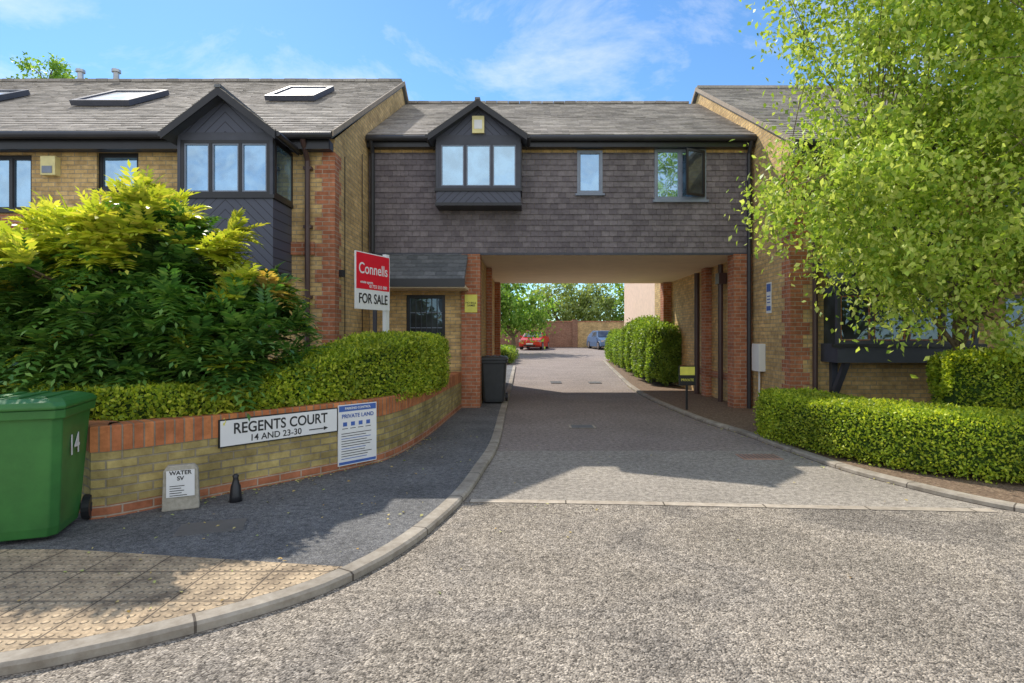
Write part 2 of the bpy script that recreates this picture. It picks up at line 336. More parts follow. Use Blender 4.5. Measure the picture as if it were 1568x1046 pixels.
def tree(name,base,th,tr,blobs,ncl,lpc,L,W,cr,mat,droop=.3,seed=1,rmin=.4,limbs=8):
    rs=np.random.default_rng(seed); e=empty(name); b=MB(); base=Vector(base); top=base+Vector((0,0,th))
    b.tube([base,base+Vector((.03,.02,th*.5)),top],[tr*1.3,tr,tr*.85],M_bark,8)
    cl=[]
    wts=np.array([r[0]*r[1]*r[2] for c,r in blobs]); wts/=wts.sum()
    for i in range(ncl):
        c,r=blobs[rs.choice(len(blobs),p=wts)]; d=rs.normal(size=3); d/=np.linalg.norm(d)
        k=rs.uniform(rmin**2,1)**.5*rs.uniform(.85,1.08); cl.append(np.array(c)+d*np.array(r)*k)
    cl=np.array(cl)
    limbpts=[]
    for i in range(limbs):
        tgt=Vector(cl[rs.integers(len(cl))]); mid=top.lerp(tgt,.5)+Vector((0,0,.12*(tgt-top).length))
        st=base+Vector((0,0,th*rs.uniform(.7,1)))
        pts=[st.lerp(mid,t/4) if t<=4 else mid.lerp(tgt,(t-4)/4) for t in range(9)]
        pts=[p+Vector(rs.normal(size=3)*.03*(tgt-top).length/2) if 0<k<8 else p for k,p in enumerate(pts)]
        b.tube(pts,[tr*.5*(1-k/10) for k in range(9)],M_bark,6); limbpts+=pts[1:]
    LP=np.array([tuple(p) for p in limbpts])
    for c in cl:
        d=np.linalg.norm(LP-c,axis=1); j=int(np.argmin(d)); s=Vector(LP[j]); c_=Vector(c)
        m=s.lerp(c_,.5)+Vector(rs.normal(size=3)*.08*(c_-s).length)+Vector((0,0,.06*(c_-s).length))
        b.tube([s,m,c_+Vector((0,0,-cr*.5*droop))],[tr*.12,tr*.07,tr*.03],M_bark,4)
    b.build('trunk_and_branches',e)
    n=ncl*lpc; C=np.repeat(cl,lpc,0); sc=np.repeat(rs.uniform(.5,1.3,ncl),lpc)[:,None]
    off=rs.normal(size=(n,3))*cr*.55*sc; off[:,2]*=.8; off[:,2]-=np.abs(rs.normal(size=n))*cr*droop
    P=C+off; A=rs.normal(size=(n,3))+np.array([0,0,-droop*2]); N=rs.normal(size=(n,3))*.8+np.array([0,0,.8])
    leaves('leaf_crown',P,A,N,rs.uniform(.6,1.3,n)*L,rs.uniform(.6,1.3,n)*W,[mat],None,e); return e
# ---------------------------------------------------------------- tiles, walls, windows
def tiles(mb,o,u,v,nrm,w,h,tw,ex,mat,th=.014,skip=None,jit=.004,gap=.004):
    o=Vector(o);u=Vector(u).normalized();v=Vector(v).normalized();nrm=Vector(nrm).normalized()
    rows=int(math.ceil(h/ex))
    for r in range(rows):
        v0=r*ex; v1=min(v0+ex+.03,h+.02); x=-(r%2)*tw*.5
        while x<w:
            a=max(0,x)+gap/2; bb=min(w,x+tw)-gap/2; x+=tw
            if bb-a<.02: continue
            ivs=[(a,bb)]
            if skip:
                for (sa,sb,ta,tb) in skip:
                    vc=v0+ex/2
                    if ta<vc<tb:
                        new=[]
                        for (p,q) in ivs:
                            if q<=sa or p>=sb: new.append((p,q))
                            else:
                                if p<sa: new.append((p,sa))
                                if q>sb: new.append((sb,q))
                        ivs=new
            for (p,q) in ivs:
                if q-p<.02: continue
                jv=random.uniform(-jit,jit); t=th+random.uniform(-.003,.004); t2=th+random.uniform(-.003,.004)
                def pt(a_,b_,c_): return tuple(o+u*a_+v*b_+nrm*c_)
                pts=[pt(p,v0+jv,t),pt(q,v0+jv,t2),pt(q,v1,.001),pt(p,v1,.001),pt(p,v0+jv,-.002),pt(q,v0+jv,-.002)]
                mb.shared(pts,[(0,1,2,3),(4,5,1,0),(0,3,4),(1,5,2)],mat)
def wall_open(mb,x0,x1,z0,z1,y,ops,mat,depth=.1,revmat=None):
    xs=sorted(set([x0,x1]+[v for o in ops for v in (o[0],o[1])])); zs=sorted(set([z0,z1]+[v for o in ops for v in (o[2],o[3])]))
    for i in range(len(xs)-1):
        for j in range(len(zs)-1):
            xc=(xs[i]+xs[i+1])/2; zc=(zs[j]+zs[j+1])/2
            if any(o[0]<xc<o[1] and o[2]<zc<o[3] for o in ops): continue
            mb.face([(xs[i],y,zs[j]),(xs[i+1],y,zs[j]),(xs[i+1],y,zs[j+1]),(xs[i],y,zs[j+1])],mat)
    for a,b,c,d in ops:
        r=revmat or mat
        mb.face([(a,y,c),(a,y+depth,c),(a,y+depth,d),(a,y,d)],r); mb.face([(b,y,c),(b,y,d),(b,y+depth,d),(b,y+depth,c)],r)
        mb.face([(a,y,d),(a,y+depth,d),(b,y+depth,d),(b,y,d)],r); mb.face([(a,y,c),(b,y,c),(b,y+depth,c),(a,y+depth,c)],r)
def window(mb,x0,x1,z0,z1,y,n,fm,gm,fw=.05,trans=None,y1=None,inner=None):
    y1=y1 or y+.07; im=inner or fm
    mb.box(x0,x1,y,y1,z1-fw,z1,fm); mb.box(x0,x1,y,y1,z0,z0+fw,fm); mb.box(x0,x0+fw,y,y1,z0+fw,z1-fw,fm); mb.box(x1-fw,x1,y,y1,z0+fw,z1-fw,fm)
    w=(x1-x0)/n
    for i in range(1,n): mb.box(x0+i*w-fw/2,x0+i*w+fw/2,y,y1,z0+fw,z1-fw,fm)
    for i in range(n):
        a=x0+i*w+(fw if i==0 else fw/2); b=x0+(i+1)*w-(fw if i==n-1 else fw/2); q=.022
        for bx in ((a,b,z0+fw,z0+fw+q),(a,b,z1-fw-q,z1-fw),(a,a+q,z0+fw+q,z1-fw-q),(b-q,b,z0+fw+q,z1-fw-q)):
            mb.box(bx[0],bx[1],y+.012,y1-.01,bx[2],bx[3],im)
    if trans: mb.box(x0+fw,x1-fw,y+.006,y1-.006,trans-.02,trans+.02,fm)
    mb.face([(x0+fw,y+.035,z0+fw),(x1-fw,y+.035,z0+fw),(x1-fw,y+.035,z1-fw),(x0+fw,y+.035,z1-fw)],gm)
def bay(par,x0,x1,yf,yb,zb,zg0,zg1,ze,zr,rback,n,frame,inner,name='bay_window'):
    xm=(x0+x1)/2; ch=chevron(name+'_boards',xm); mb=MB()
    mb.box(x0,x1,yf,yb,zb,zg0,ch); mb.box(x0,x1,yf,yb,zg1,ze,M_char)
    mb.box(x0+.03,x1-.03,yf+.06,yb,zg0,zg1,M_glassd)
    mb.box(x0-.03,x1+.03,yf-.03,yb,zg0-.05,zg0+.005,M_black)
    mb.box(x0-.02,x1+.02,yf-.02,yb,zb-.06,zb,M_black)
    window(mb,x0+.05,x1-.05,zg0+.006,zg1-.002,yf-.005,n,frame,M_glass,.05,inner=inner)
    for (xa,xb) in ((x0,x0+.049),(x1-.049,x1)): mb.box(xa,xb,yf-.01,yf+.059,zg0+.006,zg1,M_char)
    for s,xx in ((-1,x0),(1,x1)):
        o=s*.012
        mb.face([(xx+o,yf+.1,zg0+.06),(xx+o,yb-.06,zg0+.06),(xx+o,yb-.06,zg1-.05),(xx+o,yf+.1,zg1-.05)],M_glass)
        for (ya,yb2,za,zc) in ((yf+.03,yf+.1,zg0,zg1),(yb-.06,yb,zg0,zg1),(yf+.1,yb-.06,zg0,zg0+.06),(yf+.1,yb-.06,zg1-.05,zg1)):
            mb.box(xx-.02,xx+.02,ya,yb2,za,zc,M_black)
    ov=.13; hx=(x1-x0)/2
    mb.face([(x0,yf-.002,ze),(x1,yf-.002,ze),(xm,yf-.002,zr-.06)],ch)
    for s in (-1,1):
        ex=xm+s*(hx+ov); zz=ze-.06
        P=[(ex,zz),(xm,zr),(xm,zr-.09),(ex,zz-.09)]
        yfr=yf-.2
        a=[(p[0],yfr,p[1]) for p in P]; bk=[(p[0],rback,p[1]) for p in P]
        mb.loft([a,bk],M_char)
        P2=[(ex,zz+.005),(xm,zr+.012),(xm,zr-.12),(ex,zz-.12)]
        mb.loft([[(p[0],yfr-.03,p[1]) for p in P2],[(p[0],yfr-.004,p[1]) for p in P2]],M_black)
        vd=Vector((xm-ex,0,zr-zz)); nn=Vector((s*(zr-zz),0,abs(xm-ex)))
        tiles(mb,(ex,yfr-.03,zz+.012),(0,1,0),vd,nn,rback-yfr+.03,vd.length,.2,.16,M_roof)
        mb.cyl((ex+s*.03,yfr,zz-.03),(ex+s*.03,yb,zz-.03),.04,.04,M_gutter,8)
    mb.box(xm-.05,xm+.05,yf-.24,rback,zr+.0,zr+.045,M_roofd)
    return mb.build(name,par)
def quoins(mb,x,y,z0,z1,sx,sy,mat):
    z=z0;i=0
    while z<z1:
        h=min(.225,z1-z); a=.34 if i%2 else .22; b=.22 if i%2 else .34
        xa,xb=sorted((x-sx*.006,x+sx*a)); ya,yb=sorted((y-sy*.006,y+sy*b))
        mb.box(xa,xb,ya,yb,z,z+h,mat) ; z+=h;i+=1
# ================================================================ LEFT HOUSE
H1=empty('brick_house')
w=MB()
ops=[(-7.38,-6.66,4.08,4.72),(-9.3,-8.5,3.72,4.68),(-11.6,-10.4,3.72,4.68),(-7.2,-6.0,1.0,2.2),(-10.5,-9.0,1.0,2.2)]
wall_open(w,-14,-3.28,0,4.95,9.8,ops,M_yb)
w.face([(-3.28,9.8,0),(-3.28,20.4,0),(-3.28,20.4,4.95),(-3.28,15.1,8.2),(-3.28,9.8,4.95)],M_yb)
w.face([(-14,9.8,0),(-14,20.4,0),(-14,20.4,4.95),(-14,15.1,8.2),(-14,9.8,4.95)],M_yb)
w.face([(-14,20.4,0),(-3.28,20.4,0),(-3.28,20.4,4.95),(-14,20.4,4.95)],M_yb)
w.box(-14,-3.62,9.76,9.798,2.95,3.17,M_rb)
w.box(-9.4,-8.4,9.775,9.797,3.3,3.64,M_rb)
w.build('walls',H1)
w=MB(); quoins(w,-3.28,9.8,0,4.72,-1,1,M_rb); w.build('corner_quoins',H1)
w=MB()
for o in ops:
    window(w,*o,9.85,(1 if o[1]-o[0]<.75 else 2),M_black,M_glass,.05); w.box(o[0]-.04,o[1]+.04,9.74,9.86,o[2]-.05,o[2],M_black)
w.build('windows',H1)
w=MB(); sl=Vector((0,5.6,3.33)); 
tiles(w,(-14.1,9.5,4.97),(1,0,0),sl,(0,-3.33,5.6),10.88,sl.length,.3,.165,M_roof,.018)
R=[(9.5,4.96),(15.1,8.29),(20.7,4.96),(20.7,4.86),(15.1,8.18),(9.5,4.86)]
w.loft([[(-14.1,a,b) for a,b in R],[(-3.215,a,b) for a,b in R]],M_roofd)
x=-14.1
while x<-3.3:
    w.box(x,x+.30,15.0,15.2,8.275+random.uniform(-.006,.006),8.345+random.uniform(-.006,.006),M_roof); x+=.31
M_verge=plain('verge_mortar',(.36,.29,.22),.9)
def verge(w,x0,x1,yy,zz):
    for s in (0,1):
        y0_,y1_=yy[s],yy[s+1]; z0_,z1_=zz[s],zz[s+1]
        w.loft([[(x0,y0_,z0_+.02),(x1,y0_,z0_+.02),(x1,y0_,z0_+.12),(x0,y0_,z0_+.12)],[(x0,y1_,z1_+.02),(x1,y1_,z1_+.02),(x1,y1_,z1_+.12),(x0,y1_,z1_+.12)]],M_verge)
verge(w,-3.214,-3.19,[9.47,15.1,20.7],[4.86,8.2,4.86])
w.build('roof',H1)
w=MB(); w.box(-14,-3.3,9.58,9.797,4.72,4.86,M_char); w.box(-14,-3.3,9.56,9.6,4.70,4.94,M_black)
w.cyl((-14,9.47,4.90),(-3.22,9.47,4.90),.06,.06,M_gutter,10)
w.cyl((-3.72,9.72,0),(-3.72,9.72,4.55),.045,.045,M_brown,10); w.cyl((-3.72,9.72,4.55),(-3.72,9.5,4.86),.045,.045,M_brown,10)
for z in (1,2.2,3.4,4.4): w.box(-3.79,-3.65,9.7,9.797,z,z+.05,M_brown)
w.cyl((-3.262,10.3,0),(-3.262,10.3,4.8),.008,.008,M_black,6); w.cyl((-3.262,11.4,0),(-3.262,11.4,5.2),.008,.008,M_black,6)
w.box(-3.28,-3.2,10.0,10.12,2.6,2.72,M_black)
w.build('gutter_and_pipes',H1)
w=MB()
for (xa,xb,ya,yb) in ((-9.25,-8.05,11.6,12.9),(-5.55,-4.5,12.16,13.45),(-12.4,-11.2,11.6,12.9)):
    th=math.atan2(3.33,5.6); zA=4.98+(ya-9.5)*.5946
    w.M=Matrix.Translation((xa,ya,zA))@Matrix.Rotation(th,4,'X'); LL=(yb-ya)/math.cos(th); ww=xb-xa
    w.box(0,ww,0,.09,.02,.13,M_char); w.box(0,ww,LL-.09,LL,.02,.13,M_char); w.box(0,.09,.09,LL-.09,.02,.13,M_char); w.box(ww-.09,ww,.09,LL-.09,.02,.13,M_char)
    w.face([(.09,.09,.10),(ww-.09,.09,.10),(ww-.09,LL-.09,.10),(.09,LL-.09,.10)],M_glassl)
w.M=None; w.build('roof_lights',H1)
w=MB()
for x in (-11.8,-10.85):
    w.cyl((x,15.1,8.2),(x,15.1,8.55),.07,.07,M_metal,10); w.cyl((x,15.1,8.55),(x,15.1,8.62),.11,.11,M_metal,10)
w.build('flue_terminals',H1)
bay(H1,-5.54,-4.02,9.07,9.8,2.6,3.80,4.68,4.80,5.42,10.6,3,M_black,M_frame)
w=MB(); w.box(-8.25,-8.0,9.68,9.797,4.3,4.62,M_yel); w.box(-8.22,-8.05,9.67,9.68,4.33,4.45,M_frame); w.build('alarm_box',H1)
w=MB(); w.loft([[(-8.3,9.0,2.95),(-6.9,9.0,2.95),(-6.9,9.0,3.02),(-8.3,9.0,3.02)],[(-8.3,9.79,3.35),(-6.9,9.79,3.35),(-6.9,9.79,3.42),(-8.3,9.79,3.42)]],M_roofd); w.box(-8.25,-6.95,9.0,9.04,2.85,2.95,M_black); w.build('porch_canopy',H1)
# ================================================================ CENTRE HOUSE (over archway)
H2=empty('archway_house')
Y0=11.95; XL,XR=-3.27,4.75; YB=18.5
wins=[(1.11,1.60,4.55,5.42),(2.73,3.77,4.42,5.46)]
w=MB(); wall_open(w,XL,XR,3.29,5.64,Y0,wins,M_yb,.1,M_black)
w.face([(XL,YB,3.29),(XR,YB,3.29),(XR,YB,5.64),(XL,YB,5.64)],M_yb)
wall_open(w,XL,-1.33,0,3.29,Y0,[(-2.5,-1.68,0,2.42)],M_yb,.14)
w.face([(-.97,Y0+.3,0),(-.97,YB,0),(-.97,YB,3.27),(-.97,Y0+.3,3.27)],M_yb)
w.face([(XL,YB,0),(-.97,YB,0),(-.97,YB,3.29),(XL,YB,3.29)],M_yb)
w.face([(4.66,Y0+.3,0),(4.66,YB,0),(4.66,YB,3.27),(4.66,Y0+.3,3.27)],M_yb)
w.build('walls',H2)
w=MB(); w.box(-1.33,-.94,Y0-.06,Y0+.3,0,3.27,M_rb); w.box(4.36,4.745,Y0-.06,Y0+.3,0,3.27,M_rb)
for y in (14.2,): w.box(4.5,4.655,y,y+.33,0,3.26,M_rb); w.box(-.965,-.84,y,y+.33,0,3.26,M_rb)
w.box(4.4,4.655,YB-.4,YB+.02,0,3.26,M_rb); w.box(-1.0,-.8,YB-.4,YB+.02,0,3.26,M_rb)
w.box(4.62,4.657,Y0+.31,YB-.42,.55,.70,M_rb)
w.build('brick_piers',H2)
w=MB()
w.cyl((4.5,13.1,0),(4.5,13.1,3.2),.06,.06,M_brown,10); w.cyl((4.5,14.9,0),(4.5,14.9,3.2),.07,.07,M_brown,10)
w.box(4.42,4.6,12.98,13.22,2.75,3.0,M_brown)
w.build('soil_pipes',H2)
w=MB(); w.box(-.94,4.74,Y0-.02,YB,3.27,3.42,M_cream); w.box(XL,-.94,Y0+.02,YB,3.285,3.40,M_cream); w.build('soffit',H2)
w=MB()
sk=[(a-XL,b-XL,c-3.30,d-3.30) for a,b,c,d in wins]
tiles(w,(XL,Y0-.02,3.30),(1,0,0),(0,0,1),(0,-1,0),XR-XL,2.08,.165,.115,M_hang,.022,skip=sk,jit=.002)
w.box(XL,XR,Y0-.045,Y0-.003,3.255,3.30,M_char)
w.build('hung_tiles',H2)
w=MB()
window(w,1.09,1.62,4.53,5.44,Y0-.05,1,M_frame,M_glass,.05)
window(w,2.71,3.79,4.40,5.48,Y0-.05,2,M_frame,M_glass,.05)
w.box(1.05,1.66,Y0-.1,Y0-.02,4.49,4.53,M_frame); w.box(2.67,3.83,Y0-.1,Y0-.02,4.35,4.40,M_frame)
w.M=Matrix.Translation((3.74,Y0-.06,0))@Matrix.Rotation(math.radians(24),4,'Z')
w.box(-.48,-.43,-.03,0,4.46,5.42,M_black); w.box(-.05,0,-.03,0,4.46,5.42,M_black); w.box(-.43,-.05,-.03,0,4.46,4.51,M_black); w.box(-.43,-.05,-.03,0,5.37,5.42,M_black)
w.face([(-.43,-.015,4.51),(-.05,-.015,4.51),(-.05,-.015,5.37),(-.43,-.015,5.37)],M_glassd); w.M=None
w.build('windows',H2)
w=MB(); sl=Vector((0,3.95,2.25))
tiles(w,(XL+.0,11.72,5.70),(1,0,0),sl,(0,-2.25,3.95),XR-XL+.02,sl.length,.3,.165,M_roof,.018)
R=[(11.72,5.69),(15.67,7.94),(19.6,5.69),(19.6,5.6),(15.67,7.84),(11.72,5.6)]
w.loft([[(XL+.004,a,b) for a,b in R],[(XR-.004,a,b) for a,b in R]],M_roofd)
x=XL+.02
while x<XR-.3:
    w.box(x,x+.30,15.58,15.76,7.935+random.uniform(-.006,.006),7.995+random.uniform(-.006,.006),M_roof); x+=.31
w.box(XL,XR,11.74,11.9,5.46,5.585,M_black)
w.build('roof',H2)
w=MB(); w.cyl((XL+.01,11.68,5.62),(XR-.01,11.68,5.62),.06,.06,M_gutter,10)
for x in (-3.17,4.66):
    w.cyl((x,11.83,.0 if x>0 else 3.3),(x,11.83,5.35),.045,.045,M_gutter,10); w.cyl((x,11.83,5.35),(x,11.69,5.58),.045,.045,M_gutter,10)
w.build('gutter_and_pipes',H2)
bay(H2,-1.79,-.09,11.45,Y0-.02,4.24,4.52,5.46,5.60,6.22,12.95,3,M_char,M_frame)
w=MB(); w.box(-1.06,-.82,11.38,11.445,5.62,5.96,M_yel); w.box(-1.02,-.86,11.372,11.38,5.7,5.88,M_white); w.build('alarm_box',H2)
w=MB()
v=Vector((0,.75,.62)); tiles(w,(-3.0,11.18,2.66),(1,0,0),v,(0,-.62,.75),1.8,v.length,.22,.15,M_roofd)
w.loft([[(-3.0,11.18,2.56),(-1.2,11.18,2.56),(-1.2,11.18,2.65),(-3.0,11.18,2.65)],[(-3.0,11.92,3.17),(-1.2,11.92,3.17),(-1.2,11.92,3.26),(-3.0,11.92,3.26)]],M_roofd)
w.box(-3.02,-1.18,11.12,11.17,2.52,2.68,M_black); w.box(-3.02,-1.18,11.17,11.94,2.50,2.55,M_cream)
w.box(-3.0,-2.93,11.2,11.27,0,2.5,M_char)
w.build('porch_canopy',H2)
w=MB(); y=12.05
w.box(-2.5,-2.43,y-.04,y+.03,0,2.42,M_black); w.box(-1.75,-1.68,y-.04,y+.03,0,2.42,M_black); w.box(-2.43,-1.75,y-.04,y+.03,2.35,2.42,M_black)
w.box(-2.43,-1.75,y,y+.04,0,.45,M_char); w.face([(-2.43,y+.01,.45),(-1.75,y+.01,.45),(-1.75,y+.01,2.35),(-2.43,y+.01,2.35)],M_glassd)
for i in range(1,6): w.box(-2.43+i*.113-.008,-2.43+i*.113+.008,y-.015,y+.005,.45,2.35,M_black)
for i in range(1,6): w.box(-2.43,-1.75,y-.012,y+.004,.45+i*.32-.008,.45+i*.32+.008,M_frame)
w.build('entrance_door',H2)
w=MB(); w.box(-1.26,-1.0,Y0-.075,Y0-.062,2.05,2.42,M_yelsign); w.build('yellow_notice',H2)
text('notice_text','NO BALL\nGAMES',.055,(-1.13,Y0-.078,2.22),0,M_ink,H2)
# ================================================================ RIGHT HOUSE
H3=empty('brick_house'); FY=10.2; RX=4.76
w=MB(); ops3=[(8.6,9.8,.95,2.3),(8.6,9.8,3.6,4.7),(11,12,.95,2.3)]
wall_open(w,RX,17,0,4.95,FY,ops3,M_yb)
w.face([(RX,FY,0),(RX,20.9,0),(RX,20.9,5.05),(RX,15.6,8.25),(RX,FY,5.05)],M_yb)
w.face([(RX,20.9,0),(17,20.9,0),(17,20.9,5),(RX,20.9,5)],M_yb); w.face([(17,FY,0),(17,20.9,0),(17,20.9,5.05),(17,15.6,8.25),(17,FY,5.05)],M_yb)
w.build('walls',H3)
w=MB(); quoins(w,RX,FY,0,4.72,1,1,M_rb); w.build('corner_quoins',H3)
w=MB()
for o in ops3: window(w,*o,FY+.05,2,M_black,M_glassd,.05)
w.build('windows',H3)
w=MB(); sl=Vector((0,5.7,3.38))
tiles(w,(RX-.06,9.9,4.97),(1,0,0),sl,(0,-3.38,5.7),12.3,sl.length,.3,.165,M_roof,.018)
R=[(9.9,4.96),(15.6,8.34),(21.3,4.96),(21.3,4.86),(15.6,8.23),(9.9,4.86)]
w.loft([[(RX-.055,a,b) for a,b in R],[(17.1,a,b) for a,b in R]],M_roofd); w.box(RX-.06,17.1,15.5,15.7,8.32,8.39,M_roof)
verge(w,RX-.09,RX-.062,[9.87,15.6,21.3],[4.86,8.25,4.86])
w.build('roof',H3)
w=MB(); w.box(RX,17,9.98,FY-.003,4.72,4.86,M_char); w.cyl((RX,9.87,4.9),(17,9.87,4.9),.06,.06,M_gutter,10)
w.cyl((5.15,10.1,0),(5.15,10.1,4.8),.045,.045,M_brown,10); w.build('gutter_and_pipes',H3)
bay(H3,5.55,7.05,9.5,FY,2.7,3.8,4.68,4.80,5.42,11.0,3,M_black,M_frame)
w=MB()
w.box(5.3,7.7,9.65,FY-.003,1.1,1.42,M_char); w.box(5.3,7.7,9.65,FY-.003,2.3,2.42,M_char); w.box(5.35,7.65,9.75,FY-.003,1.42,2.3,M_glassd)
window(w,5.3,7.7,1.42,2.3,9.66,4,M_char,M_glassd,.06,inner=M_rb)
w.box(5.2,7.8,9.6,9.66,1.36,1.42,M_black)
for x in (5.45,7.45):
    w.loft([[(x,9.7,1.09),(x+.1,9.7,1.09),(x+.1,9.8,1.09),(x,9.8,1.09)],[(x,10.08,.5),(x+.1,10.08,.5),(x+.1,10.19,.5),(x,10.19,.5)]],M_char)
    w.box(x,x+.1,10.1,10.197,.4,1.09,M_char)
w.loft([[(5.2,9.55,2.42),(7.8,9.55,2.42),(7.8,9.55,2.47),(5.2,9.55,2.47)],[(5.2,10.19,2.85),(7.8,10.19,2.85),(7.8,10.19,2.9),(5.2,10.19,2.9)]],M_roofd)
w.build('ground_floor_bay',H3)
w=MB(); w.box(RX-.012,RX-.002,10.98,11.2,2.0,2.6,M_white); w.box(RX-.016,RX-.0125,11.0,11.18,2.42,2.57,M_blue); w.box(RX-.016,RX-.0125,11.0,11.18,2.05,2.14,M_blue)
for z in (2.2,2.26,2.32): w.box(RX-.015,RX-.0125,11.02,11.16,z,z+.02,M_blue)
w.build('parking_notice',H3)
w=MB(); w.box(RX-.14,RX-.002,11.25,11.6,.85,1.4,M_white); w.cyl((RX-.06,11.42,0),(RX-.06,11.42,.85),.02,.02,M_white,8); w.build('meter_box',H3,bevel=.012)
# ================================================================ GROUND
g=MB()
def quad(mb,x0,x1,y0,y1,z,mat):
    for a,b in ((y0,min(y1,18)),(max(y0,18),y1)):
        if b-a>.01: mb.face([(x0,a,z+gz(a)),(x1,a,z+gz(a)),(x1,b,z+gz(b)),(x0,b,z+gz(b))],mat)
quad(g,-300,300,-60,18,-.012,M_ground); g.face([(-300,18,-.012),(300,18,-.012),(300,60,gz(60)-.012),(-300,60,gz(60)-.012)],M_ground)
g.face([(-300,60,gz(60)-.012),(300,60,gz(60)-.012),(300,600,gz(60)-.012),(-300,600,gz(60)-.012)],M_ground); g.build('ground')
g=MB(); quad(g,-1.2,4.9,7.7,18,0,M_roadr); 
g.face([(-1.2,18,0),(4.9,18,0),(5.5,30,gz(30)),(-1.2,30,gz(30))],M_roadr)
g.face([(-8,30,gz(30)),(12,30,gz(30)),(12,48,gz(48)),(-8,48,gz(48))],M_roadr)
g.face([(-3,4.5,0),(6,4.5,0),(6,7.7,0),(-3,7.7,0)],M_roadb)
g.build('access_road')
g=MB(); g.face([(-60,-30,.004),(60,-30,.004),(60,5.1,.004),(4.1,5.05,.004),(-.5,5.32,.004),(-60,5.4,.004)],M_road)
g.build('road')
g=MB(); pth=resample([Vector(p) for p in [(-.52,5.34),(1.0,5.26),(2.6,5.14),(4.15,5.04)]],.5); sweep(g,pth,[(-.05,.0),(-.05,.010),(.05,.010),(.05,.0)],M_line); g.build('flush_kerb')
KL=resample([Vector(p) for p in [(-.42,26),(-.4,18),(-.39,11.7),(-.37,8.2),(-.46,6.6),(-.56,5.45),(-.74,4.5),(-.95,3.86),(-1.2,3.42),(-1.5,3.12),(-1.8,2.9),(-2.1,2.72),(-2.6,2.5),(-4,2.1),(-8,1.4),(-20,0)]],.2)
PZ=.056
g=MB(); sweep(g,KL,[(0,-.01),(0,.045),(-.018,.060),(-.125,.060),(-.125,0)],M_kerb,gz); g.build('kerb')
NL=normals(KL); inner=[p-n*.125 for p,n in zip(KL,NL)]
g=MB(); fl=[p for p in inner if p.y<18.01]
g.face([(p.x,p.y,PZ) for p in fl]+[(-20,9,PZ),(-5,17.9,PZ)],M_pave)
up=[p for p in inner if p.y>=17.99]
g.face([(p.x,p.y,PZ+gz(p.y)) for p in up]+[(-5,18,PZ),(-5,26,PZ+gz(26))],M_pave)
g.build('pavement')
tl=[p for p in inner if p.y<3.85 and p.x>-9]
g=MB(); g.face([(p.x,p.y,PZ+.0045) for p in tl]+[(-9,3.95,PZ+.0045),(-3.2,3.98,PZ+.0045)],M_tact); g.build('tactile_pavement')
KR=resample([Vector(p) for p in [(4.1,30),(3.5,22),(3.05,15),(3.15,10.8),(3.4,9),(3.52,7.7),(3.65,6.6),(3.85,5.95),(4.1,5.35),(4.5,4.85),(5.4,4.4),(7,4.1),(12,3.8),(25,3)]],.2)
g=MB(); sweep(g,KR,[(0,-.01),(0,.04),(.018,.055),(.125,.055),(.125,0)],M_kerb,gz); g.build('kerb')
NR=normals(KR); innr=[p+n*.125 for p,n in zip(KR,NR)]
g=MB(); fr_=[p for p in innr if p.y<18.01]; g.face([(p.x,p.y,.05) for p in fr_]+[(25,17.9,.05),(5,17.95,.05)],M_soil)
ur=[p for p in innr if p.y>=17.9]; g.face([(p.x,p.y,.05+gz(p.y)) for p in ur]+[(8,18,.05),(8,30,.05+gz(30))],M_soil); g.build('planting_bed')
M_rust=plain('rusty_grate',(.42,.25,.18),.8)
g=MB(); g.box(2.75,3.25,7.15,7.45,.0,.008,M_rust)
for i in range(9): g.box(2.78+i*.052,2.80+i*.052,7.18,7.42,.0081,.011,M_iron)
g.build('drain_grate')
g=MB(); g.box(.75,1.2,9.55,9.95,.0,.006,M_line); g.box(.79,1.16,9.59,9.91,.0061,.009,M_iron); g.build('manhole_cover')
g=MB(); g.box(.85,1.2,18.5,19.3,.01,.03,M_pave); g.box(2.1,2.5,18.5,19.1,.01,.03,M_pave); g.build('manhole_cover')
g=MB(); g.M=Matrix.Translation((-2.45,4.45,0))@Matrix.Rotation(.35,4,'Z'); g.box(-.25,.25,-.16,.16,.05,.0605,M_pave); g.box(-.235,.235,-.145,.145,.0606,.063,M_iron); g.build('manhole_cover')
# ================================================================ GARDEN WALL (left)
WP=resample([Vector(p) for p in [(-9,5.6),(-5.2,5.35),(-4.0,4.95),(-3.62,4.72),(-3.44,4.69),(-2.8,5.44),(-1.93,6.48),(-1.64,7.08),(-1.47,8.42),(-1.38,10.5),(-1.33,11.85)]],.15)
GW=empty('garden_wall')
g=MB(); sweep(g,WP,[(0,.16),(0,.60)],M_wb,cap=False); sweep(g,WP,[(.22,.60),(.22,.05)],M_wb,cap=False); g.build('brickwork',GW)
g=MB(); sweep(g,WP,[(-.008,.601),(-.008,.80),(.0,.812),(.225,.812),(.225,.601)],M_sold); g.build('soldier_course_coping',GW)
g=MB(); sweep(g,WP,[(-.008,.04),(-.008,.158),(0,.16)],M_rb,cap=False); g.build('plinth_course',GW)
U=Vector((1.51,1.79)).normalized(); ANG=math.atan2(U.y,U.x); A0=Vector((-3.44,4.69))
nrm=Vector((U.y,-U.x))
def onwall(s,z,off): p=A0+U*s+nrm*off; return (p.x,p.y,z)
Ts=.3645*2.342; 
SS=empty('street_name_sign'); g=MB(); g.M=Matrix.Translation(onwall(Ts,0,.012))@Matrix.Rotation(ANG,4,'Z')
g.box(0,1.24,-.02,.0,.50,.765,M_ink); g.box(.012,1.228,-.024,-.0202,.512,.753,M_white); g.build('plate',SS)
text('street_name','REGENTS COURT',.145,onwall(Ts+.62,.665,.038),ANG,M_ink,SS,sx=.86)
text('house_numbers','14 AND 23-30',.088,onwall(Ts+.55,.56,.038),ANG,M_ink,SS)
